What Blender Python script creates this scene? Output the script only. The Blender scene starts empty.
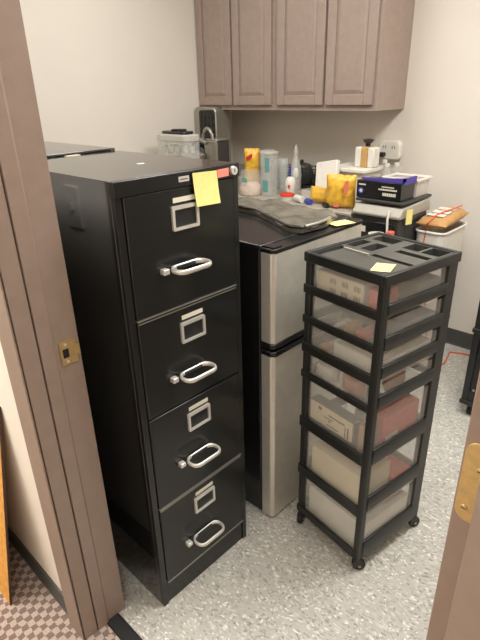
import bpy, bmesh, math, random
from mathutils import Matrix, Vector
random.seed(7)
S = bpy.context.scene
COL = S.collection

# ------------------------------------------------------------------ camera
yaw, pitch, roll = 0.771679216, 0.426842394, -0.0251713652
cy, sy, cp, sp = math.cos(yaw), math.sin(yaw), math.cos(pitch), math.sin(pitch)
F = Vector((cy*cp, sy*cp, -sp)); Rt = Vector((sy, -cy, 0)); Up = Rt.cross(F)
cr, sr = math.cos(roll), math.sin(roll)
Rt, Up = cr*Rt + sr*Up, -sr*Rt + cr*Up
cam_d = bpy.data.cameras.new('camera'); cam = bpy.data.objects.new('camera', cam_d); COL.objects.link(cam)
M = Matrix((Rt, Up, -F)).transposed().to_4x4(); M.translation = (-0.595435, -0.944829, 1.490315)
cam.matrix_world = M
cam_d.sensor_fit = 'VERTICAL'; cam_d.sensor_height = 36; cam_d.sensor_width = 27
cam_d.lens = 504.0966/640*36; cam_d.clip_start = 0.02
S.camera = cam

# ------------------------------------------------------------------ world, lights, exposure
w = bpy.data.worlds.new('world'); S.world = w; w.use_nodes = True
w.node_tree.nodes['Background'].inputs[0].default_value = (1.0, .92, .82, 1)
w.node_tree.nodes['Background'].inputs[1].default_value = 0.05
S.view_settings.view_transform = 'Standard'; S.view_settings.look = 'None'
S.view_settings.gamma = 1; S.view_settings.use_curve_mapping = False
S.view_settings.exposure = 0.10
CEIL = 2.6
LAMPS = [  # x, y, size x, size y, watts   (ceiling fixtures of the room and of the hall, then an added fill light)
    (0.95, -0.62, 1.18, .58, 48),
    (1.00, 0.95, .58, 0.58, 15),
    (-0.95, 1.10, .58, 1.18, 50),
    (-1.05, -1.35, .58, 1.18, 18)]  # unseen fill added behind the camera, brightens the door edge and cart drawers
for lx, ly, sx_, sy_, pw in LAMPS:
    ld = bpy.data.lights.new('ceiling_lamp', 'AREA'); ld.shape = 'RECTANGLE'; ld.size = sx_; ld.size_y = sy_
    ld.energy = pw; ld.color = (1.0, .995, .975)
    lo = bpy.data.objects.new('ceiling_lamp', ld); COL.objects.link(lo); lo.location = (lx, ly, CEIL-.045)

# ------------------------------------------------------------------ materials
def s2l(c):
    return tuple((x/12.92 if x <= .04045 else ((x+.055)/1.055)**2.4) for x in [v/255 for v in c])
def mat(name, rgb, rough=.5, metal=0, spec=.5, alpha=1, noise=None, bump=None, coat=0, trans=0, ior=1.5):
    m = bpy.data.materials.new(name); m.use_nodes = True; nt = m.node_tree; b = nt.nodes['Principled BSDF']
    c = s2l(rgb)
    b.inputs['Base Color'].default_value = (*c, 1); b.inputs['Roughness'].default_value = rough
    b.inputs['Metallic'].default_value = metal; b.inputs['Specular IOR Level'].default_value = spec
    b.inputs['Alpha'].default_value = alpha; b.inputs['Coat Weight'].default_value = coat
    b.inputs['Transmission Weight'].default_value = trans; b.inputs['IOR'].default_value = ior
    tc = nt.nodes.new('ShaderNodeTexCoord')
    sc, amt = noise if noise else (30, .05)
    n = nt.nodes.new('ShaderNodeTexNoise'); n.inputs['Scale'].default_value = sc; n.inputs['Detail'].default_value = 4
    nt.links.new(tc.outputs['Object'], n.inputs['Vector'])
    r = nt.nodes.new('ShaderNodeValToRGB'); r.color_ramp.elements[0].position = .3; r.color_ramp.elements[1].position = .7
    r.color_ramp.elements[0].color = (*[x*(1-amt) for x in c], 1)
    r.color_ramp.elements[1].color = (*[min(1, x*(1+amt)) for x in c], 1)
    nt.links.new(n.outputs['Fac'], r.inputs['Fac']); nt.links.new(r.outputs['Color'], b.inputs['Base Color'])
    if bump:
        n2 = nt.nodes.new('ShaderNodeTexNoise'); n2.inputs['Scale'].default_value = bump[0]; n2.inputs['Detail'].default_value = 5
        nt.links.new(tc.outputs['Object'], n2.inputs['Vector'])
        bp = nt.nodes.new('ShaderNodeBump'); bp.inputs['Strength'].default_value = bump[1]; bp.inputs['Distance'].default_value = bump[2] if len(bump) > 2 else .002
        nt.links.new(n2.outputs['Fac'], bp.inputs['Height']); nt.links.new(bp.outputs['Normal'], b.inputs['Normal'])
    return m
def floor_mat():
    m = bpy.data.materials.new('vinyl_tile'); m.use_nodes = True; nt = m.node_tree; b = nt.nodes['Principled BSDF']
    tc = nt.nodes.new('ShaderNodeTexCoord'); L = nt.links.new
    nz = nt.nodes.new('ShaderNodeTexNoise'); nz.inputs['Scale'].default_value = 9; L(tc.outputs['Object'], nz.inputs['Vector'])
    mp = nt.nodes.new('ShaderNodeMapping'); mp.inputs['Scale'].default_value = (1, .55, 1); mp.inputs['Rotation'].default_value = (0, 0, .5)
    L(tc.outputs['Object'], mp.inputs['Vector'])
    mx = nt.nodes.new('ShaderNodeVectorMath'); mx.operation = 'MULTIPLY_ADD'; mx.inputs[1].default_value = (.05, .05, .05)
    L(nz.outputs['Color'], mx.inputs[0]); L(mp.outputs['Vector'], mx.inputs[2])
    v = nt.nodes.new('ShaderNodeTexVoronoi'); v.inputs['Scale'].default_value = 200; L(mx.outputs[0], v.inputs['Vector'])
    sp_ = nt.nodes.new('ShaderNodeSeparateColor'); L(v.outputs['Color'], sp_.inputs[0])
    r = nt.nodes.new('ShaderNodeValToRGB'); e = r.color_ramp.elements
    e[0].position = 0; e[0].color = (*s2l((152, 148, 139)), 1)
    e[1].position = 1; e[1].color = (*s2l((240, 236, 224)), 1)
    for p, c in ((.10, (172, 168, 159)), (.22, (190, 186, 177)), (.78, (197, 193, 183)), (.90, (213, 209, 198))):
        k = r.color_ramp.elements.new(p); k.color = (*s2l(c), 1)
    L(sp_.outputs[0], r.inputs['Fac'])
    n2 = nt.nodes.new('ShaderNodeTexNoise'); n2.inputs['Scale'].default_value = 3; n2.inputs['Detail'].default_value = 6; L(tc.outputs['Object'], n2.inputs['Vector'])
    mr = nt.nodes.new('ShaderNodeMapRange'); mr.inputs[1].default_value = .3; mr.inputs[2].default_value = .7; mr.inputs[3].default_value = .9; mr.inputs[4].default_value = 1.06
    L(n2.outputs['Fac'], mr.inputs[0])
    mu = nt.nodes.new('ShaderNodeVectorMath'); mu.operation = 'SCALE'; L(r.outputs['Color'], mu.inputs[0]); L(mr.outputs[0], mu.inputs['Scale'])
    L(mu.outputs[0], b.inputs['Base Color']); b.inputs['Roughness'].default_value = .38; b.inputs['Specular IOR Level'].default_value = .4
    return m
def carpet_mat():
    m = bpy.data.materials.new('patterned_carpet'); m.use_nodes = True; nt = m.node_tree; b = nt.nodes['Principled BSDF']; L = nt.links.new
    tc = nt.nodes.new('ShaderNodeTexCoord')
    nz = nt.nodes.new('ShaderNodeTexNoise'); nz.inputs['Scale'].default_value = 60; L(tc.outputs['Object'], nz.inputs['Vector'])
    mx = nt.nodes.new('ShaderNodeVectorMath'); mx.operation = 'MULTIPLY_ADD'; mx.inputs[1].default_value = (.012, .012, 0)
    L(nz.outputs['Color'], mx.inputs[0]); L(tc.outputs['Object'], mx.inputs[2])
    ck = nt.nodes.new('ShaderNodeTexChecker'); ck.inputs['Scale'].default_value = 50
    ck.inputs['Color1'].default_value = (*s2l((200, 180, 166)), 1); ck.inputs['Color2'].default_value = (*s2l((140, 121, 112)), 1)
    L(mx.outputs[0], ck.inputs['Vector'])
    n2 = nt.nodes.new('ShaderNodeTexNoise'); n2.inputs['Scale'].default_value = 350; L(tc.outputs['Object'], n2.inputs['Vector'])
    mr = nt.nodes.new('ShaderNodeMapRange'); mr.inputs[1].default_value = .3; mr.inputs[2].default_value = .7; mr.inputs[3].default_value = .6; mr.inputs[4].default_value = 1.25
    L(n2.outputs['Fac'], mr.inputs[0])
    mu = nt.nodes.new('ShaderNodeVectorMath'); mu.operation = 'SCALE'; L(ck.outputs['Color'], mu.inputs[0]); L(mr.outputs[0], mu.inputs['Scale'])
    L(mu.outputs[0], b.inputs['Base Color']); b.inputs['Roughness'].default_value = .95; b.inputs['Specular IOR Level'].default_value = .1
    bp = nt.nodes.new('ShaderNodeBump'); bp.inputs['Strength'].default_value = .8; bp.inputs['Distance'].default_value = .004
    L(n2.outputs['Fac'], bp.inputs['Height']); L(bp.outputs['Normal'], b.inputs['Normal'])
    return m
def steel_mat(name, rgb, rough, axis):
    m = mat(name, rgb, rough, metal=.55)
    nt = m.node_tree; L = nt.links.new; b = nt.nodes['Principled BSDF']
    tc = nt.nodes.new('ShaderNodeTexCoord'); mp = nt.nodes.new('ShaderNodeMapping'); mp.inputs['Scale'].default_value = axis; L(tc.outputs['Object'], mp.inputs['Vector'])
    n = nt.nodes.new('ShaderNodeTexNoise'); n.inputs['Scale'].default_value = 3; L(mp.outputs['Vector'], n.inputs['Vector'])
    mr = nt.nodes.new('ShaderNodeMapRange'); mr.inputs[3].default_value = rough*.8; mr.inputs[4].default_value = rough*1.25; L(n.outputs['Fac'], mr.inputs[0]); L(mr.outputs[0], b.inputs['Roughness'])
    return m
MT = {
 'wall': mat('wall_paint', (230, 222, 210), .75, bump=(220, .12), noise=(4, .015)),
 'ceil': mat('ceiling_paint', (240, 237, 230), .9),
 'floor': floor_mat(), 'carpet': carpet_mat(),
 'basebd': mat('rubber_base', (76, 76, 72), .5),
 'frame': mat('taupe_frame_paint', (143, 124, 111), .42, bump=(90, .06)),
 'door': mat('taupe_door_paint', (150, 129, 115), .45, bump=(90, .06)),
 'cup': mat('cupboard_paint', (163, 144, 133), .45, bump=(120, .05)),
 'black': mat('black_enamel', (25, 27, 26), .25, spec=.5, bump=(420, .035, .001), noise=(12, .08)),
 'blackside': mat('black_enamel_side', (24, 24, 24), .08, spec=1.0, ior=1.7, bump=(300, .006, .001), noise=(6, .1)),
 'chrome': mat('satin_chrome', (228, 225, 216), .30, metal=.55),
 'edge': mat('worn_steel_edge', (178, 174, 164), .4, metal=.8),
 'brass': mat('brass', (214, 186, 128), .36, metal=.75, noise=(90, .1)),
 'hole': mat('dark_hole', (14, 14, 14), .8),
 'card': mat('card_white', (222, 215, 196), .7),
 'cardark': mat('card_dark', (34, 34, 33), .5),
 'note': mat('note_yellow', (240, 226, 142), .8, noise=(60, .04)),
 'notepink': mat('note_pink', (244, 140, 122), .8),
 'fridge_black': mat('fridge_black', (28, 28, 28), .22, noise=(20, .1)),
 'steel': steel_mat('brushed_steel', (212, 208, 196), .42, (60, 60, 1)),
 'steelside': steel_mat('steel_side', (140, 137, 128), .42, (60, 60, 1)),
 'blackplas': mat('black_plastic', (32, 33, 32), .42, bump=(260, .05), noise=(30, .1)),
 'trayplas': mat('grey_black_plastic', (76, 76, 71), .34, noise=(14, .15)),
 'frost': mat('frosted_plastic', (238, 237, 230), .35, alpha=.20, noise=(20, .03)),
 'bagdark': mat('dark_sheet', (104, 99, 88), .25, noise=(14, .35), bump=(26, .5, .01)),
 'clear': mat('clear_plastic', (232, 234, 230), .12, alpha=.22),
 'milky': mat('milky_plastic', (226, 222, 212), .4, alpha=.55),
 'white': mat('white_plastic', (232, 227, 216), .42),
 'whitepap': mat('white_paper', (230, 225, 214), .8),
 'greylid': mat('light_grey_plastic', (176, 170, 158), .5),
 'dkgrey': mat('dark_grey_plastic', (62, 60, 57), .5),
 'orange': mat('orange_wrapper', (247, 186, 66), .35, noise=(45, .22), bump=(35, .5, .006)),
 'red': mat('red_print', (222, 62, 40), .5),
 'coral': mat('coral_print', (240, 128, 106), .5),
 'teal': mat('teal_label', (104, 168, 160), .6),
 'purple': mat('purple_card', (84, 70, 160), .6),
 'blue': mat('blue_plastic', (62, 74, 168), .4),
 'kraft': mat('kraft_paper', (196, 150, 96), .75, bump=(30, .3, .005), noise=(25, .1)),
 'cream': mat('cream_paper', (236, 222, 190), .8, noise=(22, .06)),
 'pinkish': mat('pale_pink_contents', (222, 198, 178), .8, noise=(70, .18)),
 'redbox': mat('red_carton', (216, 104, 84), .7, noise=(50, .12)),
 'brownbox': mat('brown_carton', (186, 150, 122), .7, noise=(30, .1)),
 'rosy': mat('rosy_pouch', (190, 132, 112), .5, noise=(30, .2)),
 'greybox': mat('grey_carton', (120, 124, 126), .7, noise=(40, .1)),
 'palebox': mat('pale_carton', (234, 230, 218), .75, noise=(30, .05)),
 'ink': mat('print_ink', (92, 88, 82), .8),
 'wood': mat('tan_wood', (200, 158, 96), .55, noise=(30, .15)),
 'cork': mat('cork_orange', (214, 154, 70), .8, noise=(60, .18), bump=(200, .3)),
 'corkedge': mat('dark_board_edge', (70, 52, 40), .7, noise=(60, .2)),
 'cord': mat('orange_cord', (228, 104, 62), .5),
 'blackcord': mat('black_cord', (28, 28, 28), .5),
 'counter': mat('counter_laminate', (172, 165, 152), .4, noise=(60, .15)),
 'lamp': mat('lamp_housing', (225, 225, 220), .6),
 'rubber': mat('black_rubber', (30, 30, 30), .7),
}

# ------------------------------------------------------------------ builders
class B:
    def __init__(self): self.bm = bmesh.new()
    def box(self, x0, x1, y0, y1, z0, z1, rz=0, about=None):
        r = bmesh.ops.create_cube(self.bm, size=1)['verts']
        m = Matrix.Translation(((x0+x1)/2, (y0+y1)/2, (z0+z1)/2)) @ Matrix.Rotation(rz, 4, 'Z') @ Matrix.Diagonal((x1-x0, y1-y0, z1-z0, 1))
        bmesh.ops.transform(self.bm, matrix=m, verts=r); return self
    def cyl(self, p0, p1, r0, r1=None, n=16):
        p0, p1 = Vector(p0), Vector(p1); d = p1-p0
        r = bmesh.ops.create_cone(self.bm, cap_ends=True, segments=n, radius1=r0, radius2=r0 if r1 is None else r1, depth=d.length)['verts']
        m = Matrix.Translation((p0+p1)/2) @ d.to_track_quat('Z', 'Y').to_matrix().to_4x4()
        bmesh.ops.transform(self.bm, matrix=m, verts=r); return self
    def lathe(self, prof, c=(0, 0, 0), n=24):
        rings = []
        for r, z in prof:
            rings.append([self.bm.verts.new((c[0]+max(r, 1e-4)*math.cos(2*math.pi*k/n), c[1]+max(r, 1e-4)*math.sin(2*math.pi*k/n), c[2]+z)) for k in range(n)])
        for a, b in zip(rings, rings[1:]):
            for k in range(n): self.bm.faces.new((a[k], a[(k+1) % n], b[(k+1) % n], b[k]))
        self.bm.faces.new(rings[0][::-1]); self.bm.faces.new(rings[-1]); return self
    def prism(self, pts, axis, a, b):   # polygon pts (2d) extruded along axis from a to b
        def v(p, t):
            return {'z': (p[0], p[1], t), 'x': (t, p[0], p[1]), 'y': (p[0], t, p[1])}[axis]
        A = [self.bm.verts.new(v(p, a)) for p in pts]; C_ = [self.bm.verts.new(v(p, b)) for p in pts]
        self.bm.faces.new(A[::-1]); self.bm.faces.new(C_)
        for i in range(len(pts)):
            j = (i+1) % len(pts); self.bm.faces.new((A[i], A[j], C_[j], C_[i]))
        bmesh.ops.recalc_face_normals(self.bm, faces=self.bm.faces); return self
    def tube(self, pts, r, n=8, sq=1.0, closed=False):   # swept round section, sq squashes it along z
        pts = [Vector(p) for p in pts]; rings = []; N = len(pts)
        for i, p in enumerate(pts):
            if closed: t = pts[(i+1) % N]-pts[i-1]
            else: t = pts[min(i+1, N-1)]-pts[max(i-1, 0)]
            t.normalize(); u = Vector((0, 0, 1)) if abs(t.z) < .9 else Vector((1, 0, 0))
            s = t.cross(u).normalized(); u = s.cross(t).normalized()
            rings.append([self.bm.verts.new(p + s*r*math.cos(2*math.pi*k/n) + u*r*sq*math.sin(2*math.pi*k/n)) for k in range(n)])
        pairs = list(zip(rings, rings[1:])) + ([(rings[-1], rings[0])] if closed else [])
        for a, b in pairs:
            for k in range(n): self.bm.faces.new((a[k], a[(k+1) % n], b[(k+1) % n], b[k]))
        if not closed: self.bm.faces.new(rings[0][::-1]); self.bm.faces.new(rings[-1])
        return self
    def sphere(self, c, r, sc=(1, 1, 1), n=12):
        v = bmesh.ops.create_uvsphere(self.bm, u_segments=n, v_segments=max(6, n*2//3), radius=r)['verts']
        bmesh.ops.transform(self.bm, matrix=Matrix.Translation(c) @ Matrix.Diagonal((*sc, 1)), verts=v); return self
    def done(self, name, m, parent=None, bevel=0, smooth=False, seg=2, rot=None, solid=0):
        me = bpy.data.meshes.new(name)
        bmesh.ops.recalc_face_normals(self.bm, faces=self.bm.faces)
        if parent is not None and not parent.get('_local') and tuple(parent.get('_loc', (0, 0, 0))) != (0, 0, 0):
            bmesh.ops.translate(self.bm, vec=-Vector(parent['_loc']), verts=self.bm.verts)
        self.bm.to_mesh(me); self.bm.free()
        o = bpy.data.objects.new(name, me); COL.objects.link(o)
        me.materials.append(MT[m] if isinstance(m, str) else m)
        if parent is not None:
            o.parent = parent
            PLOC[o.name] = PLOC.get(parent.name)
        if bevel:
            md = o.modifiers.new('bevel', 'BEVEL'); md.width = bevel; md.segments = seg; md.limit_method = 'ANGLE'; md.angle_limit = .6
        if smooth or bevel:
            for p in me.polygons: p.use_smooth = True
            if not smooth or bevel:
                try: me.set_sharp_from_angle(angle=.7)
                except Exception: pass
            else:
                try: me.set_sharp_from_angle(angle=.9)
                except Exception: pass
        return o
PLOC = {}
def sub(builder, name, m, part, **k):       # a sub-part whose mesh coordinates follow the thing's own frame
    root = part
    while root.parent: root = root.parent
    if not root.get('_local') and '_loc' in root: bmesh.ops.translate(builder.bm, vec=-Vector(root['_loc']), verts=builder.bm.verts)
    return builder.done(name, m, part, **k)
def thing(name, label, cat, loc=(0, 0, 0), rotz=0, group=None, local=False):
    o = bpy.data.objects.new(name, None); COL.objects.link(o); o.empty_display_size = .05
    o.location = loc; o.rotation_euler = (0, 0, rotz); o['label'] = label; o['category'] = cat
    if group: o['group'] = group
    o['_loc'] = tuple(loc)
    if local: o['_local'] = 1
    return o
def tag(o, label, cat, group=None):
    o['label'] = label; o['category'] = cat
    if group: o['group'] = group
    # origin to base centre
    me = o.data; xs = [v.co.copy() for v in me.vertices]
    c = Vector(((min(v.x for v in xs)+max(v.x for v in xs))/2, (min(v.y for v in xs)+max(v.y for v in xs))/2, min(v.z for v in xs)))
    me.transform(Matrix.Translation(-c)); o.location = c
    return o
def struct(o):
    o['kind'] = 'structure'; return o
def rrect(cx, cy_, hw, hh, r, n=5):         # rounded rectangle outline
    P_ = []
    for sx_, sy_, a0 in ((1, 1, 0), (-1, 1, 90), (-1, -1, 180), (1, -1, 270)):
        for k in range(n+1):
            a = math.radians(a0+90*k/n); P_.append((cx+sx_*(hw-r)+r*math.cos(a), cy_+sy_*(hh-r)+r*math.sin(a)))
    return P_
def pouch(b, c, wdt, hgt, thk, yaw_=0, lean=0, n=10, seed=0):   # crimped bag standing up: width along local x
    rnd = random.Random(seed); bm = b.bm; g = {}
    m = Matrix.Translation(c) @ Matrix.Rotation(yaw_, 4, 'Z') @ Matrix.Rotation(lean, 4, 'X')
    for s in (1, -1):
        for i in range(n+1):
            for j in range(n+1):
                u, v = i/n*2-1, j/n*2-1
                d = max(0, (1-abs(u)**3)*(1-v**4))**.6*thk/2 + .0012
                if 0 < i < n and 0 < j < n: d *= 1+rnd.uniform(-.16, .16)
                if s == -1 and (i in (0, n) or j in (0, n)) and False: continue
                xx = u*wdt/2*(1-.04*(1-abs(v))); zz = (v+1)/2*hgt + (rnd.uniform(-.004, .004) if j == n else 0)
                g[s, i, j] = bm.verts.new(m @ Vector((xx, s*d, zz)))
    for s in (1, -1):
        for i in range(n):
            for j in range(n):
                bm.faces.new((g[s, i, j], g[s, i+1, j], g[s, i+1, j+1], g[s, i, j+1]))
    for k in range(n):
        for (a, c2) in (((k, 0), (k+1, 0)), ((k, n), (k+1, n)), ((0, k), (0, k+1)), ((n, k), (n, k+1))):
            bm.faces.new((g[1, a[0], a[1]], g[1, c2[0], c2[1]], g[-1, c2[0], c2[1]], g[-1, a[0], a[1]]))
    return b

# ================================================================== STRUCTURE
XB, YL, YR = 2.37, 1.97, -2.2          # back wall, left wall, right wall
XD0, XD1 = -.212, -.100                # door wall: hall face, room face
OL, OR = .125, -.895                   # rough opening in Y
HX, HL, HR = -1.75, 2.4, -2.4          # hall extents
struct(B().box(-.15, XB, YR, YL, -.06, 0).done('floor', 'floor'))
struct(B().box(HX, -.15, HR, HL, -.06, 0).done('floor_hall', 'carpet'))
struct(B().box(HX-.1, XB+.1, HR-.1, HL+.1, CEIL, CEIL+.06).done('ceiling', 'ceil'))
struct(B().box(XB, XB+.1, YR-.1, YL+.1, 0, CEIL).done('wall_back', 'wall'))
struct(B().box(XD1, XB, YL, YL+.1, 0, CEIL).done('wall_left', 'wall'))
struct(B().box(XD1, XB, YR-.1, YR, 0, CEIL).done('wall_right', 'wall'))
b = B(); b.box(XD0, XD1, OL, HL, 0, CEIL); b.box(XD0, XD1, HR, OR, 0, CEIL); b.box(XD0, XD1, OR, OL, 2.10, CEIL)
struct(b.done('wall_front', 'wall'))
struct(B().box(HX-.1, HX, HR-.1, HL+.1, 0, CEIL).done('wall_hall', 'wall'))
struct(B().box(HX, XD0, HL, HL+.1, 0, CEIL).done('wall_hall_end', 'wall'))
struct(B().box(HX, XD0, HR-.1, HR, 0, CEIL).done('wall_hall_start', 'wall'))
# rubber base boards
def baseboard(name, pts, x): return struct(B().prism(pts, *x).done(name, 'basebd'))
baseboard('baseboard_back', [(XB, 0), (XB-.014, 0), (XB-.009, .012), (XB-.006, .10), (XB, .102)], ('y', YR, .50))
baseboard('baseboard_hall', [(XD0, 0), (XD0-.014, 0), (XD0-.009, .012), (XD0-.006, .054), (XD0, .056)], ('y', .172, HL))
baseboard('baseboard_front', [(XD1, 0), (XD1+.012, 0), (XD1+.008, .012), (XD1+.006, .10), (XD1, .102)], ('y', .172, YL-.01))
baseboard('baseboard_left', [(YL, 0), (YL-.012, 0), (YL-.008, .012), (YL-.006, .10), (YL, .102)], ('x', XD1, 1.74))
# door frame: one profile for each jamb, a head above
def jamb(yj, s):   # yj = reveal plane, s = +1 wall lies to +Y
    g = s*.009
    return [(-.236, yj), (-.2325, yj), (-.2325, yj+g), (-.229, yj+g), (-.229, yj), (-.1885, yj), (-.1885, yj+g), (-.185, yj+g), (-.185, yj-s*.003), (-.152, yj-s*.003), (-.149, yj),
            (-.088, yj), (-.088, yj+s*.083), (XD1, yj+s*.083), (XD1, yj+s*.034), (XD0, yj+s*.034), (XD0, yj+s*.083), (-.236, yj+s*.083)]
fr = struct(B().prism(jamb(.090, 1), 'z', 0, 2.13).done('trim_1', 'frame', bevel=.0012))
b = B().prism(jamb(-.861, -1), 'z', 0, 2.13); b.done('jamb', 'frame', fr, bevel=.0012)
b = B().box(-.236, -.088, -.861, .09, 2.05, 2.13); b.done('frame_head', 'frame', fr)
# strike plate on the left jamb reveal
zs = .935
pl = [(-.123+dx, zs+dz) for dx, dz in rrect(.004, 0, .021, .030, .003, 3)]
sp_o = B().prism(pl, 'y', .0895, .0865).done('strike_plate', 'brass', fr)
B().prism(rrect(-.127, zs, .0075, .0115, .002, 3), 'y', .0864, .0860).done('latch_hole', 'hole', sp_o)
for dz in (-.022, .022): B().cyl((-.125, .0868, zs+dz), (-.125, .0855, zs+dz), .0036, n=10).done('screw', 'chrome', sp_o)
B().box(-.0985, -.0905, .0872, .0885, zs-.014, zs+.014).done('strike_lip', 'brass', sp_o)
# threshold strip between carpet and vinyl
struct(B().prism([(-.158, 0), (-.152, .007), (-.120, .007), (-.112, 0)], 'y', -.861, .09).done('trim_2', 'rubber'))
# open door, hinged on the right jamb and standing at right angles to the opening
dr = struct(B().box(-.083, .826, -.847, -.802, .012, 2.04).done('door_1', 'door', bevel=.002))
hz = 1.066
hp = [(-.8295+dx, hz+dz) for dx, dz in rrect(0, 0, .0245, .0575, .016, 6)]
h = B().prism(hp, 'x', -.0850, -.0826).done('hinge_leaf', 'brass', dr, bevel=.0006)
for y_, z_ in ((-.8157, 1.028), (-.8250, 1.0875), (-.8300, 1.0500), (-.8370, 1.105)):
    k = B().cyl((-.0852, y_, z_), (-.0866, y_, z_), .0048, .004, n=12).done('screw', 'brass', h)
    B().box(-.0869, -.0865, y_-.003, y_+.003, z_-.0006, z_+.0006).done('slot', 'hole', k)
for hz2 in (.25, 1.85): B().prism([(-.8295+dx, hz2+dz) for dx, dz in rrect(0, 0, .0245, .0575, .016, 4)], 'x', -.0850, -.0826).done('hinge_leaf', 'brass', dr)
B().cyl((.76, -.802, .95), (.76, -.765, .95), .012).cyl((.76, -.765, .95), (.76, -.745, .95), .022, .028).cyl((.76, -.745, .95), (.76, -.73, .95), .028, .018).done('door_knob', 'brass', dr, smooth=True)

# light fixtures in the ceiling, the last framing the added fill light
for i, (lx, ly, a, c, pw) in enumerate(LAMPS):
    lab = ['long rectangular ceiling light over the open floor', 'square ceiling light above the filing cabinets', 'long rectangular ceiling light at the left end of the hall', 'long rectangular fill light added at the near end of the hall'][i]
    t = thing('ceiling_light', lab, 'light', (lx, ly, CEIL-.04), group='ceiling lights')
    b = B()
    for (x0, x1, y0, y1) in ((-a/2-.02, -a/2, -c/2-.02, c/2+.02), (a/2, a/2+.02, -c/2-.02, c/2+.02), (-a/2, a/2, -c/2-.02, -c/2), (-a/2, a/2, c/2, c/2+.02)):
        b.box(lx+x0, lx+x1, ly+y0, ly+y1, CEIL-.05, CEIL)
    b.done('light_frame', 'lamp', t)
    B().box(lx-a/2, lx+a/2, ly-c/2, ly+c/2, CEIL-.03, CEIL-.001).done('reflector', 'lamp', t)

# light switch on the room side of the door wall
sw = thing('light_switch', 'white light switch plate on the wall beside the filing cabinet', 'switch', (XD1, .36, 1.207))
B().prism(rrect(.36, 1.207, .036, .058, .005, 3), 'x', XD1, XD1+.006).done('switch_plate', 'white', sw, bevel=.0015)
B().box(XD1+.004, XD1+.016, .355, .365, 1.20, 1.222).done('switch_toggle', 'white', sw)

# ================================================================== FILING CABINETS
def filing_cabinet(label, loc, rz, H=1.321, W=.381, D=.544, hardware=True):
    t = thing('filing_cabinet', label, 'cabinet', loc, rz, local=True, group='black four-drawer filing cabinets')
    b = B().box(0, W, .014, D, .0, H); body = b.done('body', 'blackside', t, bevel=.001)
    B().box(-.001, W+.001, -.005, .015, H-.034, H).done('front_lip', 'black', t, bevel=.0015)
    B().box(0, .018, 0, .014, 0, H-.034).done('stile', 'black', t, bevel=.0008)
    B().box(W-.018, W, 0, .014, 0, H-.034).done('stile', 'black', t, bevel=.0008)
    B().box(.018, W-.018, .004, .014, .0, .086).done('kick_plate', 'black', t, bevel=.001)
    zt = [1.286, .984, .700, .386]; zb = [.988, .704, .390, .092]
    for i in range(4):
        d = B().box(.021, W-.021, -.003, .016, zb[i]+.003, zt[i]).done('drawer', 'black', t, bevel=.003)
        cx = .190; zc = zt[i]-.070
        if i in (0, 2, 3):
            B().box(.021, W-.021, -.0052, .012, zb[i]+.0005, zb[i]+.0032).done('drawer_edge', 'edge', d)
        if i in (1, 3): B().box(.023, W-.023, -.0046, .010, zt[i]-.0030, zt[i]-.0004).done('drawer_edge', 'edge', d)
        if i == 1: B().box(.021, W-.021, .0, .012, zb[i]+.0005, zb[i]+.0028).done('drawer_edge', 'black', d)
        # card strip
        B().box(cx-.034, cx+.038, -.0042, -.003, zc+.0365, zc+.048).done('label_strip', 'card', d)
        # card holder frame
        o = rrect(cx, zc, .042, .0295, .004, 3); n_ = rrect(cx, zc-.001, .0345, .0215, .002, 3)
        b = B(); bm = b.bm
        lv = {}
        for key, pts, yy in (('of', o, -.009), ('ob', o, -.003), ('if', n_, -.009), ('ib', n_, -.0045)):
            lv[key] = [bm.verts.new((p[0], yy, p[1])) for p in pts]
        k_ = len(o)
        for q in range(k_):
            r_ = (q+1) % k_
            for a_, b_ in (('ob', 'of'), ('of', 'if'), ('if', 'ib')):
                bm.faces.new((lv[a_][q], lv[a_][r_], lv[b_][r_], lv[b_][q]))
        b.done('card_holder', 'chrome', d, smooth=True)
        B().box(cx-.037, cx+.037, -.0044, -.003, zc-.024, zc+.022).done('card', 'cardark', d)
        # loop handle
        hz_ = zt[i]-.189; hx = .179; hw, dp, rr = .053, .056, .022
        pts = [(x, y, hz_) for x, y in rrect(hx, -.029, hw, .0245, .022, 6)]
        hd = B().tube(pts, .0042, n=10, sq=1.6, closed=True).done('handle', 'chrome', d, smooth=True)
        B().box(hx-.03, hx+.03, -.012, -.003, hz_-.004, hz_+.004).done('handle_mount', 'cardark', d, bevel=.001)
        B().prism(rrect(hx, hz_, hw+.004, .007, .006, 4), 'y', -.003, -.0055).done('handle_plate', 'cardark', d)
        B().box(hx-hw-.026, hx-hw-.008, -.020, -.003, hz_-.007, hz_+.007).done('thumb_latch', 'chrome', d, bevel=.002)
    B().prism(rrect(.192, 1.3045, .016, .0062, .001, 2), 'y', -.005, -.0066).done('badge', 'chrome', t)
    B().box(.181, .203, -.0070, -.0065, 1.3030, 1.3056).done('badge_print', 'ink', t)
    lk = B().cyl((.357, -.005, 1.3045), (.357, -.013, 1.3045), .0115, .0105, n=20).done('lock', 'chrome', t, smooth=True)
    B().box(.3558, .3582, -.0135, -.0125, 1.300, 1.309).done('keyhole', 'hole', lk)
    return t
fc = filing_cabinet('black four-drawer filing cabinet nearest the doorway with sticky notes on its front', (0, 0, 0), 0)
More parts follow.
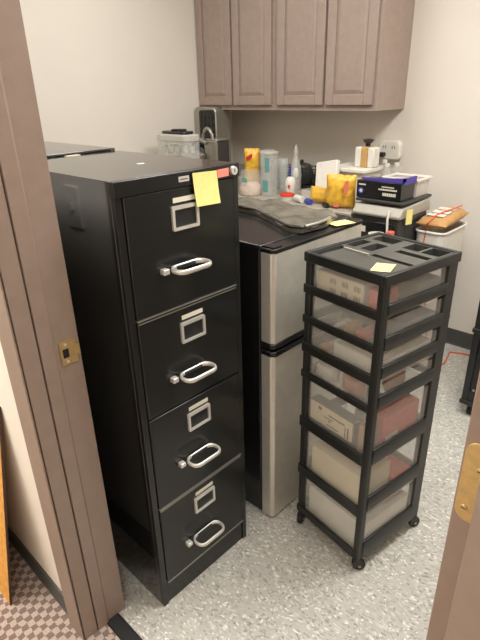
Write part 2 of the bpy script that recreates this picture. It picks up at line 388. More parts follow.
# the second one stands back to back with it, its front to the left wall
fc2 = filing_cabinet('black filing cabinet behind the nearest one, only its top showing', (.383, 1.108, 0), math.pi, H=1.328)
def note(name, m, label, c, ux, uz, w_, h_, curl=0, cat='sticky note'):
    # a paper square: c centre, ux/uz unit axes, slightly curled along uz
    c, ux, uz = Vector(c), Vector(ux).normalized(), Vector(uz).normalized(); nrm = ux.cross(uz)
    b = B(); n = 6; V = []
    for s in (0, .0005):
        for j in range(n+1):
            for sx_ in (-1, 1):
                vv = j/n-.5
                V.append(b.bm.verts.new(c + ux*sx_*w_/2 + uz*vv*h_ + nrm*(s+curl*(.5-vv)**2)))
    def id_(s, j, k): return V[s*(2*(n+1))+j*2+k]
    for j in range(n):
        b.bm.faces.new((id_(1, j, 0), id_(1, j, 1), id_(1, j+1, 1), id_(1, j+1, 0)))
        b.bm.faces.new((id_(0, j, 0), id_(0, j+1, 0), id_(0, j+1, 1), id_(0, j, 1)))
        b.bm.faces.new((id_(0, j, 0), id_(1, j, 0), id_(1, j+1, 0), id_(0, j+1, 0)))
        b.bm.faces.new((id_(0, j, 1), id_(0, j+1, 1), id_(1, j+1, 1), id_(1, j, 1)))
    b.bm.faces.new((id_(0, 0, 0), id_(0, 0, 1), id_(1, 0, 1), id_(1, 0, 0))); b.bm.faces.new((id_(0, n, 0), id_(1, n, 0), id_(1, n, 1), id_(0, n, 1)))
    return tag(b.done(name, m), label, cat)
a_ = math.radians(-2)
note('sticky_note', 'note', 'yellow sticky note hanging on the top drawer of the filing cabinet', (.258, -.0095, 1.2735), (math.cos(a_), 0, math.sin(a_)), (-.05, 0, 1), .080, .080, .006)
note('sticky_flag', 'notepink', 'small coral pink sticky flag beside the cabinet lock', (.321, -.0066, 1.3030), (1, 0, .02), (-.02, 0, 1), .040, .020, 0)
# scraps lying on the cabinet tops
tag(B().prism(rrect(.22, .20, .012, .007, .006, 3), 'z', 1.3212, 1.3216).done('paper_scrap', 'whitepap'), 'tiny white paper scrap on top of the near filing cabinet', 'paper')
tag(B().box(.19, .235, .528, .543, 1.3212, 1.323).done('tape_piece', 'cream'), 'pale strip of tape at the back edge of the near filing cabinet top', 'tape')

# ================================================================== FRIDGE
f = thing('refrigerator', 'two-door mini fridge with stainless doors and black sides next to filing cabinet', 'fridge', (.75, .25, 0))
FX0, FX1 = .500, 1.000
B().box(FX0+.004, FX1-.004, .036, .575, .012, 1.052).done('body', 'fridge_black', f, bevel=.006)
B().box(FX0, FX1, .030, .58, 1.052, 1.066).done('top_panel', 'fridge_black', f, bevel=.004)
B().box(FX0+.012, FX1-.012, .0, .55, 0, .012).done('base', 'rubber', f)
def fdoor(z0, z1):
    d = B().prism([(FX0, .028), (FX0, -.012), (FX0+.012, -.024), (FX1-.012, -.024), (FX1, -.012), (FX1, .028)], 'z', z0, z1).done('door', 'steel', f, bevel=.003)
    sub(B().box(FX0+.006, FX1-.006, .026, .036, z0+.006, z1-.006), 'gasket', 'rubber', d)
    return d
d1 = fdoor(.748, 1.048); d2 = fdoor(.012, .700)
B().prism([(FX0-.001, .030), (FX0-.001, -.013), (FX0+.011, -.026), (FX1-.011, -.026), (FX1+.001, -.013), (FX1+.001, .030)], 'z', 1.048, 1.062).done('door_cap', 'fridge_black', f, bevel=.003)
for z0, z1 in ((.729, .748), (.700, .719)):
    B().prism([(FX0-.001, .028), (FX0-.001, -.013), (FX0+.011, -.027), (FX1-.011, -.027), (FX1+.001, -.013), (FX1+.001, .028)], 'z', z0, z1).done('handle_band', 'fridge_black', f, bevel=.004)
B().box(FX0+.008, FX1-.008, -.010, .026, .719, .729).done('handle_recess', 'hole', f)
B().box(FX0+.010, FX0+.05, -.015, .03, 1.062, 1.0655).done('hinge_cover', 'fridge_black', f)
# dark sheet folded on the fridge top
front = [(.80, .56), (.80, .44), (.798, .313), (.722, .153), (.677, .060), (.694, .018), (.745, .010), (.806, .006)]
back = [(.99, .57), (.99, .47), (.995, .40), (.996, .32), (.992, .24), (.982, .16), (.965, .10), (.935, .045)]
def resample(P_, n):
    L_ = [0]
    for p, q in zip(P_, P_[1:]): L_.append(L_[-1]+math.dist(p, q))
    out = []
    for k in range(n+1):
        s = L_[-1]*k/n; i = max(j for j in range(len(P_)) if L_[j] <= s+1e-9); i = min(i, len(P_)-2)
        t_ = (s-L_[i])/(L_[i+1]-L_[i]); out.append((P_[i][0]+(P_[i+1][0]-P_[i][0])*t_, P_[i][1]+(P_[i+1][1]-P_[i][1])*t_))
    return out
NF, NB = 36, 16
fa, ba = resample(front, NF), resample(back, NF)
b = B(); top, bot = [], []
for i in range(NF+1):
    rt, rb = [], []
    for j in range(NB+1):
        t_ = j/NB; x = fa[i][0]*(1-t_)+ba[i][0]*t_; y = fa[i][1]*(1-t_)+ba[i][1]*t_
        z = 1.079+.005*math.sin(x*38+y*21)+.004*math.sin(y*47-x*30+1)+.002*random.uniform(-1, 1)
        if t_ < .07: z += .004
        rt.append(b.bm.verts.new((x, y, z))); rb.append(b.bm.verts.new((x, y, 1.0668)))
    top.append(rt); bot.append(rb)
for i in range(NF):
    for j in range(NB):
        b.bm.faces.new((top[i][j], top[i+1][j], top[i+1][j+1], top[i][j+1])); b.bm.faces.new((bot[i][j], bot[i][j+1], bot[i+1][j+1], bot[i+1][j]))
    for j in (0, NB): b.bm.faces.new((top[i][j], bot[i][j], bot[i+1][j], top[i+1][j]))
for j in range(NB):
    for i in (0, NF): b.bm.faces.new((top[i][j], top[i][j+1], bot[i][j+1], bot[i][j]))
sheet = thing('plastic_sheet', 'dark grey crinkled plastic sheet folded on top of the fridge', 'plastic sheet', (.85, .25, 1.0668))
b.done('sheet', 'bagdark', sheet, smooth=True)
B().tube([(*p, 1.085) for p in fa[4:]], .0045, n=8).done('rolled_edge', 'fridge_black', sheet, smooth=True)
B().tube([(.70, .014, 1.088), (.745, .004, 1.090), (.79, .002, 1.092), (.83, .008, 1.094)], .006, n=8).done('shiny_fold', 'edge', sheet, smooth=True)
note('sticky_note', 'note', 'yellow paper note lying flat on the front right of the fridge top', (.885, -.002, 1.0672), (.96, -.28, 0), (.28, .96, 0), .085, .055, .0)

# ================================================================== DRAWER CART
CA = math.radians(-9.6); CL, CW = .328, .292
CORG = (.5175, -.3795, 0)
def zc_(z): return .0466+.9722*z
ct = thing('drawer_cart', 'tall black rolling cart with seven frosted drawers in front of the fridge', 'cart', CORG, CA, local=True)
ZT = zc_(1.04); ZB = zc_(.004)
PW = .024
for (x0, x1, y0, y1) in ((0, PW, 0, PW), (CL-.048, CL, 0, PW), (0, PW, CW-PW, CW), (CL-.048, CL, CW-PW, CW)):
    B().box(x0, x1, y0, y1, ZB, ZT-.012).done('post', 'blackplas', ct, bevel=.004)
lw = [(1.012, .937), (.907, .833), (.805, .737), (.700, .633), (.604, .447), (.403, .236), (.192, .040)]
rw = [(1.010, .954), (.917, .856), (.812, .762), (.721, .664), (.616, .470), (.410, .280), (.217, .083)]
for i in range(7):
    zt_, zb_ = zc_(lw[i][1]), zc_(lw[i+1][0]) if i < 6 else zc_(.006)
    for x0, x1 in ((-.002, .010), (CL-.010, CL+.004)):
        r_ = B().box(x0, x1, PW-.004, CW+.005, zb_, zt_-.006).done('side_rail', 'blackplas', ct, bevel=.003)
    B().box(-.004, .006, PW*.8, CW+.003, zt_-.010, zt_).done('rail_lip', 'blackplas', ct, bevel=.003)
    B().box(.02, CL-.02, CW-.010, CW, zb_, zt_).done('back_rail', 'blackplas', ct)
    # drawer: open frosted tray with a black pull below its window
    zr0, zr1 = (zc_(rw[i+1][0]) if i < 6 else zc_(.006)), zc_(rw[i][1])
    ztop = zc_(lw[i][0])-.004; zbot = zb_+.004
    b = B(); th = .0022
    x0, x1, y0, y1 = .013, CL-.013, .006, CW-.012
    b.box(x0, x1, y0, y1, zbot, zbot+th); b.box(x0, x0+th, y0, y1, zbot, ztop); b.box(x1-th, x1, y0, y1, zbot, ztop)
    b.box(x0, x1, y0, y0+th, zbot, ztop); b.box(x0, x1, y1-th, y1, zbot, ztop)
    d = b.done('drawer', 'frost', ct)
    b = B().prism([(-.004, zr1-.006), (-.001, zr1), (.006, zr1), (.006, zr0), (.000, zr0), (-.002, zr0+.006)], 'x', PW-.004, CL-.044)
    b.done('drawer_pull', 'blackplas', d, bevel=.002)
    B().cyl((CL+.001, .012, (zr0+zr1)/2-.004), (CL+.007, .012, (zr0+zr1)/2-.004), .011, .007, n=12).done('post_boss', 'blackplas', ct, smooth=True)
# top: rim and moulded tray with recesses
b = B()
b.box(-.004, CL+.004, -.004, .010, ZT-.030, ZT); b.box(-.004, CL+.004, CW-.010, CW+.004, ZT-.030, ZT)
b.box(-.004, .010, .010, CW-.010, ZT-.030, ZT); b.box(CL-.010, CL+.004, .010, CW-.010, ZT-.030, ZT)
b.done('top_rim', 'blackplas', ct, bevel=.003)
tray = B().box(.010, CL-.010, .010, CW-.010, ZT-.030, ZT-.024).done('top_tray', 'blackplas', ct)
rec = [(.36, .42, .06, .52), (.60, .68, .07, .44), (.75, .95, .06, .26), (.75, .95, .29, .48), (.46, .70, .60, .75), (.78, .95, .62, .90), (.05, .40, .86, .95), (.46, .70, .82, .94)]
us = sorted({0.035, .965} | {r[0] for r in rec} | {r[1] for r in rec}); vs = sorted({.04, .96} | {r[2] for r in rec} | {r[3] for r in rec})
b = B()
for u0, u1 in zip(us, us[1:]):
    for v0, v1 in zip(vs, vs[1:]):
        um, vm = (u0+u1)/2, (v0+v1)/2
        if any(r[0] < um < r[1] and r[2] < vm < r[3] for r in rec): continue
        b.box(u0*CL, u1*CL, v0*CW, v1*CW, ZT-.024, ZT-.004)
bmesh.ops.remove_doubles(b.bm, verts=b.bm.verts, dist=1e-5)
b.done('tray_plate', 'trayplas', tray)
B().box(.33*CL, .345*CL, .52*CW, .84*CW, ZT-.005, ZT+.002).done('divider', 'greylid', tray)
# casters
def caster(x, y, ang, first=[None]):
    c, s = math.cos(ang), math.sin(ang)
    if first[0] is None:
        fk = B().prism(rrect(0, 0, .013, .012, .005, 3), 'z', .040, .054).box(-.014, .020, -.011, -.008, .016, .046).box(-.014, .020, .008, .011, .016, .046).done('caster', 'blackplas', ct, bevel=.001)
        wh = B().cyl((.008, -.008, .0215), (.008, .008, .0215), .0215, n=24).done('wheel', 'rubber', fk, bevel=.003, smooth=True)
        ax = B().cyl((.008, -.0125, .0215), (.008, .0125, .0215), .005, n=10).done('axle', 'edge', fk, smooth=True)
        first[0] = fk; o = fk
    else:
        o = first[0].copy(); COL.objects.link(o)
        for ch in first[0].children:
            k = ch.copy(); COL.objects.link(k); k.parent = o
    o.location = (x, y, 0); o.rotation_euler = (0, 0, ang); return o
caster(.012, .012, math.radians(-35)); caster(CL-.014, .010, math.radians(-20)); caster(.012, CW-.012, math.radians(200)); caster(CL-.012, CW-.012, math.radians(10))
# note on the cart top
cm = Matrix.Translation(CORG) @ Matrix.Rotation(CA, 4, 'Z')
def cw(x, y, z): return cm @ Vector((x, y, z))
note('sticky_note', 'note', 'yellow sticky note on the corner of the drawer cart top', cw(.055, .055, ZT-.0030), cm.to_3x3() @ Vector((.9, .42, 0)), cm.to_3x3() @ Vector((-.42, .9, 0)), .07, .052, .002)
# contents of the drawers, each a thing of its own (drawer-local coordinates)
def content(name, m, label, cat, x0, x1, y0, y1, di, h, extra=None, rz=0, bev=.003):
    zb_ = (zc_(lw[di+1][0]) if di < 6 else zc_(.006))+.0064
    t = thing(name, label, cat, tuple(cw((x0+x1)/2, (y0+y1)/2, zb_)), CA+rz, local=True)
    hx_, hy_ = (x1-x0)/2, (y1-y0)/2
    bd = B().box(-hx_, hx_, -hy_, hy_, 0, h).done('carton', m, t, bevel=bev)
    if extra: extra(t, hx_, hy_, h)
    return t
def label_left(m, y0, y1, z0, z1, bars=(), mb='ink'):     # printed label on the carton's -x face
    def fn(t, hx_, hy_, h):
        o = B().box(-hx_-.0008, -hx_, -hy_+y0, -hy_+y1, z0, z1).done('printed_label', m, t)
        for (a, b_, c, d) in bars: B().box(-hx_-.0012, -hx_-.0006, -hy_+a, -hy_+b_, c, d).done('print', mb, o)
    return fn
def label_right(m, x0, x1, z0, z1, bars=()):     # on the -y face
    def fn(t, hx_, hy_, h):
        o = B().box(-hx_+x0, -hx_+x1, -hy_-.0008, -hy_, z0, z1).done('printed_label', m, t)
        for (a, b_, c, d) in bars: B().box(-hx_+a, -hx_+b_, -hy_-.0012, -hy_-.0006, c, d).done('print', 'ink', o)
    return fn
bars1 = []
for col in range(3):
    for r_ in range(2):
        for k in range(5): bars1.append((.012+col*.045+k*.005, .0145+col*.045+k*.005, .012+r_*.030, .028+r_*.030))
content('label_carton', 'palebox', 'pale carton printed with barcode blocks in the top drawer of the cart', 'box', .022, .15, .085, .265, 0, .070, label_left('cream', .004, .175, .004, .066, bars1))
content('small_carton', 'redbox', 'coral red carton at the corner of the top drawer', 'box', .020, .10, .030, .068, 0, .066)
content('grey_case', 'greybox', 'grey case at the back of the top drawer behind the right window', 'box', .16, .265, .012, .20, 0, .060)
content('candy_box', 'wood', 'small amber box in the second drawer of the cart', 'box', .03, .08, .125, .155, 1, .028)
content('candy_box', 'redbox', 'small red box in the second drawer of the cart', 'box', .03, .10, .075, .110, 1, .022)
content('folder_pack', 'greybox', 'grey flat pack lying in the second drawer', 'box', .112, .265, .012, .24, 1, .052)
content('paper_pack', 'palebox', 'pale paper pack in the third drawer of the cart', 'box', .030, .265, .012, .19, 2, .058)
content('tape_box', 'wood', 'small tan box at the left of the third drawer', 'box', .025, .06, .215, .250, 2, .025)
for (dx, dy, m_, lb) in ((.05, .225, 'whitepap', 'white crumpled pouch at the left of the fourth drawer'), (.05, .115, 'rosy', 'rosy brown pouch in the middle of the fourth drawer'), (.17, .06, 'rosy', 'rosy pouch behind the right window of the fourth drawer')):
    t = thing('snack_pouch', lb, 'pouch', tuple(cw(dx, dy, zc_(lw[4][0])+.0068)), CA, local=True)
    pouch(B(), (0, 0, 0), .09, .058, .05, math.pi/2 if dx < .1 else .1, 0, 8, seed=int(dx*100+dy*10)).done('wrapper', m_, t, smooth=True)
bars5 = [(.035, .105, .082, .088), (.085, .125, .070, .074), (.06, .11, .045, .049), (.018, .024, .040, .080), (.030, .034, .040, .080), (.135, .150, .088, .10), (.095, .104, .060, .066)]
content('shipping_carton', 'greybox', 'grey carton with a large white printed label in the fifth drawer', 'box', .019, .06, .078, .268, 4, .110, label_left('cream', .004, .186, .038, .108, bars5))
content('tall_carton', 'brownbox', 'tan open carton at the corner of the fifth drawer', 'box', .027, .065, .028, .066, 4, .115)
content('red_carton', 'redbox', 'red carton with a small white label in the fifth drawer', 'box', .085, .26, .018, .07, 4, .135, label_right('card', .015, .075, .006, .060, ((.03, .06, .025, .030), (.045, .068, .035, .045))))
content('ream_carton', 'cream', 'large cream carton filling the sixth drawer of the cart', 'box', .019, .160, .028, .25, 5, .135)
content('orange_carton', 'redbox', 'low red carton in the sixth drawer behind the right window', 'box', .165, .262, .012, .10, 5, .065)
content('paper_carton', 'palebox', 'pale grey carton filling the bottom drawer of the cart', 'box', .026, .265, .012, .262, 6, .125)

# ================================================================== WALL CUPBOARDS
ZC0, ZC1 = 1.373, 2.25
def cupboard(y0, y1, doors, label):
    t = thing('wall_cabinet', label, 'cabinet', ((2.05+XB)/2, (y0+y1)/2, ZC0), group='taupe wall cabinets')
    b = B().box(2.05, XB, y0, y1, ZC0+.018, ZC1); b.done('carcass', 'cup', t)
    B().box(2.05, 2.07, y0, y1, ZC0, ZC0+.018).done('bottom_rail', 'cup', t)
    for e0, e1 in ((y0, y0+.018), (y1-.018, y1)): B().box(2.07, XB, e0, e1, ZC0, ZC0+.018).done('end_panel_edge', 'cup', t)
    for (a, c) in doors:
        z0, z1 = ZC0+.030, ZC1-.02; fw = .055
        b = B(); b.box(2.031, 2.049, a, a+fw, z0, z1); b.box(2.031, 2.049, c-fw, c, z0, z1); b.box(2.031, 2.049, a+fw, c-fw, z0, z0+fw); b.box(2.031, 2.049, a+fw, c-fw, z1-fw, z1)
        d = b.done('cabinet_door', 'cup', t, bevel=.003)
        # raised centre panel with sloped edge
        p0, p1, q0, q1 = a+fw, c-fw, z0+fw, z1-fw; b = B(); bm = b.bm; s_ = .022
        o_ = [bm.verts.new((2.041, y, z)) for y, z in ((p0, q0), (p1, q0), (p1, q1), (p0, q1))]
        i_ = [bm.verts.new((2.0335, y, z)) for y, z in ((p0+s_, q0+s_), (p1-s_, q0+s_), (p1-s_, q1-s_), (p0+s_, q1-s_))]
        k_ = [bm.verts.new((2.047, y, z)) for y, z in ((p0, q0), (p1, q0), (p1, q1), (p0, q1))]
        bm.faces.new(i_); bm.faces.new(k_[::-1])
        for n_ in range(4):
            m_ = (n_+1) % 4; bm.faces.new((o_[n_], o_[m_], i_[m_], i_[n_])); bm.faces.new((k_[n_], k_[m_], o_[m_], o_[n_]))
        sub(b, 'door_panel', 'cup', d)
    return t
cupboard(1.272, 1.966, ((1.640, 1.958), (1.296, 1.622)), 'taupe wall cabinet with two panel doors in the corner above the coffee machine')
cupboard(.562, 1.270, ((.905, 1.246), (.582, .888)), 'taupe wall cabinet with two panel doors at the open right end')

# ================================================================== COUNTER
CZ = .88
CY0 = .50
def base_cabinet(y0, y1, label):
    t = thing('base_cabinet', label, 'cabinet', (2.07, (y0+y1)/2, 0), group='taupe base cabinets')
    B().box(1.79, XB, y0, y1, .10, CZ-.035).done('carcass', 'cup', t); B().box(1.85, XB, y0, y1, 0, .10).done('kick_plate', 'basebd', t)
    d = B().box(1.771, 1.790, y0+.01, y1-.01, .12, CZ-.19).done('cabinet_door', 'cup', t, bevel=.003)
    sub(B().cyl((1.771, y0+.05, .62), (1.75, y0+.05, .62), .012, .014), 'knob', 'chrome', d, smooth=True)
    d = B().box(1.771, 1.790, y0+.01, y1-.01, CZ-.18, CZ-.045).done('drawer', 'cup', t, bevel=.003)
    sub(B().cyl((1.771, (y0+y1)/2, CZ-.11), (1.75, (y0+y1)/2, CZ-.11), .012, .014), 'knob', 'chrome', d, smooth=True)
base_cabinet(CY0, .99, 'taupe base cabinet at the open end of the counter'); base_cabinet(.99, 1.48, 'middle taupe base cabinet under the counter'); base_cabinet(1.48, YL-.002, 'corner taupe base cabinet under the coffee machine')
wt = thing('countertop', 'speckled grey laminate countertop along the back wall', 'countertop', (2.06, 1.2, CZ-.035))
B().box(1.745, XB, CY0-.01, YL-.002, CZ-.035, CZ).done('worktop', 'counter', wt, bevel=.005)
B().box(XB-.018, XB-.0005, CY0-.01, YL-.002, CZ, CZ+.09).done('backsplash', 'counter', wt, bevel=.003)

# --- coffee machine in the corner
t = thing('coffee_machine', 'silver and black pod coffee machine with arched handle in the corner', 'coffee machine', (1.86, 1.62, CZ))
B().prism(rrect(1.86, 1.675, .10, .13, .03), 'z', CZ+.001, CZ+.02).done('base', 'blackplas', t, bevel=.004)
B().prism(rrect(1.862, 1.612, .056, .057, .012), 'z', CZ+.02, CZ+.312).done('water_tank', 'dkgrey', t, bevel=.006)
B().prism(rrect(1.800, 1.612, .010, .057, .006), 'z', CZ+.02, CZ+.316).done('front_column', 'edge', t, bevel=.006)
B().prism(rrect(1.858, 1.612, .064, .060, .016), 'z', CZ+.313, CZ+.326).done('lid', 'edge', t, bevel=.005)
B().sphere((1.835, 1.725, CZ+.225), .078, (.95, .80, 1.05), 20).done('brew_head', 'blackplas', t, smooth=True)
B().tube([(1.80, 1.640+.047*math.cos(a), CZ+.318+.072*math.sin(a)) for a in [math.pi*k/12 for k in range(13)]], .0105, n=8).done('handle', 'edge', t, smooth=True)
B().tube([(1.79, 1.775, CZ+.285), (1.775, 1.735, CZ+.318), (1.772, 1.69, CZ+.322), (1.785, 1.64, CZ+.30)], .014, n=8).done('chrome_band', 'edge', t, smooth=True)
b = B().box(-.02, .02, -.042, .042, -.034, .034)
bmesh.ops.transform(b.bm, matrix=Matrix.Translation((1.765, 1.70, CZ+.215)) @ Matrix.Rotation(.35, 4, 'X'), verts=b.bm.verts)
b.done('pod_holder', 'edge', t, bevel=.006)
# --- tall appliance with black grille
t = thing('tall_appliance', 'tall silver appliance with black quilted front standing behind the coffee machine', 'appliance', (2.03, 1.85, CZ))
B().prism(rrect(1.850, CZ+.257, .108, .256, .035), 'x', 1.975, 2.12).done('case', 'edge', t, bevel=.008)
g = B().prism(rrect(1.822, CZ+.262, .075, .232, .02), 'x', 1.963, 1.978).done('front_panel', 'blackplas', t, bevel=.004)
for k in range(4):
    for q in range(4):
        sub(B().sphere((1.965, 1.765+k*.038, CZ+.31+q*.048), .019, (.35, 1, 1.2), 8), 'quilt_bump', 'fridge_black', g, smooth=True)
# --- side counter along the left wall
wt2 = thing('side_counter', 'grey laminate side counter along the left wall behind the filing cabinets', 'counter', (1.5, 1.7, 0))
B().box(1.24, 1.743, 1.42, YL-.002, CZ-.035, CZ).done('worktop', 'counter', wt2, bevel=.005)
B().box(1.26, 1.74, 1.45, YL-.013, 0, CZ-.035).done('carcass', 'cup', wt2)
B().box(1.27, 1.73, 1.432, 1.45, .1, CZ-.05).done('cabinet_door', 'cup', wt2, bevel=.003)
# --- tub of white pods
tx, ty = 1.55, 1.645
t = thing('clear_tub', 'square clear plastic tub of white cups with crumpled black lid', 'tub', (tx, ty, CZ))
b = B(); bm = b.bm; rings = []
for z, q in ((.001, .134), (.33, .143), (.33, .139), (.004, .130)): rings.append([bm.verts.new((tx+x*.42, ty+y, CZ+z)) for x, y in rrect(0, 0, q, q, .03, 5)])
for A_, C_ in zip(rings, rings[1:]):
    for q in range(len(A_)): bm.faces.new((A_[q], A_[(q+1) % len(A_)], C_[(q+1) % len(A_)], C_[q]))
bm.faces.new(rings[0][::-1]); bm.faces.new(rings[-1])
b.done('tub', 'clear', t)
B().prism(rrect(tx, ty, .064, .147, .03), 'z', CZ+.332, CZ+.375).done('rim', 'milky', t, bevel=.008)
B().prism(rrect(tx, ty, .052, .120, .045), 'z', CZ+.375, CZ+.392).box(tx-.025, tx+.025, ty-.06, ty+.03, CZ+.388, CZ+.404, rz=.4).done('lid', 'fridge_black', t, bevel=.010)
places = ['front left', 'front middle', 'front right', 'second row left', 'second row middle', 'second row right']
for k in range(12):
    row, c_ = k//6, k % 6
    px, py, pz = tx-.022+row*.044, ty+.098-c_*.039+random.uniform(-.004, .004), CZ+.245+random.uniform(-.006, .03)+.008*row
    b = B().lathe([(.017, 0), (.0225, .030), (.024, .033), (.020, .034)], (0, 0, 0), 12)
    bmesh.ops.transform(b.bm, matrix=Matrix.Translation((px, py, pz)) @ Matrix.Rotation(random.uniform(-.5, .5), 4, 'X') @ Matrix.Rotation(random.uniform(-.4, .4), 4, 'Y'), verts=b.bm.verts)
    tag(b.done('pod_cup', 'white', smooth=True), 'small white pod cup inside the clear tub', 'cup', 'white pod cups in the tub')
tag(B().prism(rrect(tx, ty, .050, .122, .02), 'z', CZ+.006, CZ+.235).done('cup_layer', 'palebox'), 'pale layer of packed cups filling the bottom of the tub', 'cups')

# --- jars and canisters on the counter's front
t = thing('snack_jar', 'round clear jar with pinkish contents at the left of the counter', 'jar', (1.83, 1.290, CZ))
B().lathe([(.070, .001), (.075, .01), (.075, .115), (.062, .135), (.062, .15)], (1.83, 1.290, CZ), 28).done('jar', 'clear', t, smooth=True)
B().lathe([(.070, .004), (.0715, .012), (.0715, .050), (.05, .075), (.0, .080)], (1.83, 1.290, CZ), 24).done('contents', 'pinkish', t, smooth=True)
B().prism([(1.290, CZ+.088), (1.252, CZ+.086), (1.256, CZ+.112), (1.275, CZ+.118), (1.292, CZ+.110)], 'x', 1.7535, 1.7555).done('jar_label', 'teal', t)
t = thing('snack_bag', 'orange and red snack bag propped behind the round jar', 'bag', (1.95, 1.385, CZ))
pouch(B(), (1.95, 1.385, CZ+.002), .10, .265, .06, math.radians(-48), .05, 10, 3).done('wrapper', 'orange', t, smooth=True)
B().prism([(1.392, CZ+.19), (1.345, CZ+.215), (1.342, CZ+.24), (1.39, CZ+.218)], 'x', 1.900, 1.906).done('red_logo', 'red', t)
def canister(x, y, r, h, label, labels):
    t = thing('canister', label, 'canister', (x, y, CZ), group='clear canisters')
    B().prism(rrect(x, y, r, r, r*.35), 'z', CZ+.001, CZ+h).done('container', 'clear', t, bevel=.004)
    B().prism(rrect(x, y, r+.004, r+.004, r*.35), 'z', CZ+h, CZ+h+.014).done('lid', 'milky', t, bevel=.003)
    for z0, z1, y0, y1 in labels: B().box(x-r-.0016, x-r-.0004, y0, y1, CZ+z0, CZ+z1).done('teal_label', 'teal', t)
    return t
canister(1.87, 1.168, .040, .252, 'tall square clear canister with two teal labels', ((.150, .235, 1.134, 1.168), (.03, .10, 1.145, 1.185)))
canister(1.98, 1.275, .036, .245, 'slim clear canister standing behind the teal labelled one', ())
for k, (x, y, h, lb) in enumerate(((2.10, 1.295, .19, 'left one of the clear drinking glasses'), (2.08, 1.225, .20, 'right one of the clear drinking glasses'))):
    t = thing('drinking_glass', lb + ' behind the canister', 'glass', (x, y, CZ), group='glasses by the dish rack')
    B().lathe([(.028, .001), (.034, h), (.031, h), (.026, .008), (.0, .008)], (x, y, CZ), 20).done('glass', 'clear', t, smooth=True)
# --- soap bottle
t = thing('soap_bottle', 'clear dish soap bottle with blue label and pale cap', 'bottle', (2.14, 1.17, CZ))
B().lathe([(.034, .001), (.038, .01), (.040, .09), (.034, .15), (.020, .19), (.013, .215), (.013, .225)], (2.14, 1.17, CZ), 20).done('bottle', 'milky', t, smooth=True)
B().lathe([(.014, .225), (.015, .235), (.012, .258), (.006, .275), (.004, .285)], (2.14, 1.17, CZ), 16).done('cap', 'milky', t, smooth=True)
B().box(2.1005, 2.103, 1.178, 1.192, CZ+.07, CZ+.155).done('blue_label', 'blue', t)
B().sphere((2.118, 1.155, CZ+.105), .030, (.5, .9, 1.4), 14).done('white_label', 'whitepap', t, smooth=True)
# --- black wire dish rack
t = thing('dish_rack', 'black wire dish rack at the back of the counter', 'dish rack', (2.26, 1.12, CZ))
b = B()
x0, x1, y0, y1 = 2.19, 2.33, .90, 1.34
for z in (.02, .075, .13): b.tube([(x0, y0, CZ+z), (x1, y0, CZ+z), (x1, y1, CZ+z), (x0, y1, CZ+z)], .0035, 6, closed=True)
b.done('rail', 'blackplas', t)
for k in range(17):
    yy = y0+(y1-y0)*k/16; B().tube([(x0, yy, CZ+.005), (x0-.004, yy, CZ+.13)], .0025, 6).done('wire', 'blackplas', t); B().tube([(x1, yy, CZ+.005), (x1, yy, CZ+.13)], .0025, 6).done('wire', 'blackplas', t)
B().box(x0, x1, y0, y1, CZ+.001, CZ+.012).done('drip_tray', 'dkgrey', t)
t = thing('saucepan', 'dark saucepan leaning in the dish rack', 'pan', (2.26, 1.03, CZ+.02))
B().lathe([(.05, .0), (.062, .006), (.066, .075), (.063, .075), (.058, .01), (0, .008)], (2.26, 1.03, CZ+.02), 22).done('pan', 'dkgrey', t, smooth=True)
B().tube([(2.22, .98, CZ+.085), (2.17, .94, CZ+.14), (2.15, .91, CZ+.175), (2.14, .88, CZ+.13)], .006, 8).done('handle', 'dkgrey', t, smooth=True)
t = thing('dark_kettle', 'dark round pot standing in the dish rack left of the saucepan', 'pot', (2.26, 1.21, CZ+.012))
B().lathe([(.05, .002), (.068, .012), (.072, .10), (.058, .135), (.02, .145)], (2.26, 1.21, CZ+.012), 22).done('pot', 'dkgrey', t, smooth=True)
B().lathe([(.008, .14), (.014, .155), (.008, .165)], (2.26, 1.21, CZ+.012), 12).done('lid_knob', 'blackplas', t, smooth=True)
# --- white sack, red lid, marker bits
t = thing('paper_cup', 'white crumpled paper cup with a red mark near the dish rack', 'cup', (1.93, 1.045, CZ))
B().lathe([(.022, .001), (.030, .04), (.034, .085), (.026, .11), (.018, .118)], (1.93, 1.045, CZ), 14).done('cup', 'whitepap', t, smooth=True)
B().box(1.898, 1.9005, 1.025, 1.039, CZ+.055, CZ+.075).done('red_mark', 'red', t)
t = thing('red_tub', 'low white tub with a bright red lid beside the paper cup', 'tub', (1.83, .990, CZ))
B().lathe([(.036, .001), (.042, .025)], (1.83, .990, CZ), 18).done('tub', 'white', t, smooth=True)
B().lathe([(.044, .025), (.044, .034), (.036, .040)], (1.83, .990, CZ), 18).done('lid', 'red', t, smooth=True)
def roll(name, m, p0, p1, r, label, cat): return tag(B().cyl(p0, p1, r, n=14).done(name, m, smooth=True), label, cat)
roll('glue_tube', 'white', (1.83, .92, CZ+.021), (1.80, .85, CZ+.021), .02, 'white glue tube lying beside the red tub', 'tube')
roll('marker_pen', 'blue', (1.81, .83, CZ+.017), (1.79, .785, CZ+.017), .016, 'short blue marker lying on the counter', 'pen')
roll('battery', 'fridge_black', (1.80, .70, CZ+.015), (1.78, .66, CZ+.015), .014, 'small black cylinder lying before the orange bags', 'battery')
t = thing('clear_tray', 'shallow clear plastic tray behind the small items', 'tray', (1.95, .90, CZ))
b = B(); b.box(1.93, 2.02, .88, .96, CZ+.001, CZ+.004); b.box(1.93, 1.933, .88, .96, CZ+.001, CZ+.05); b.box(2.017, 2.02, .88, .96, CZ+.001, CZ+.05); b.box(1.93, 2.02, .88, .883, CZ+.001, CZ+.05); b.box(1.93, 2.02, .957, .96, CZ+.001, CZ+.05)
b.done('tray', 'milky', t)
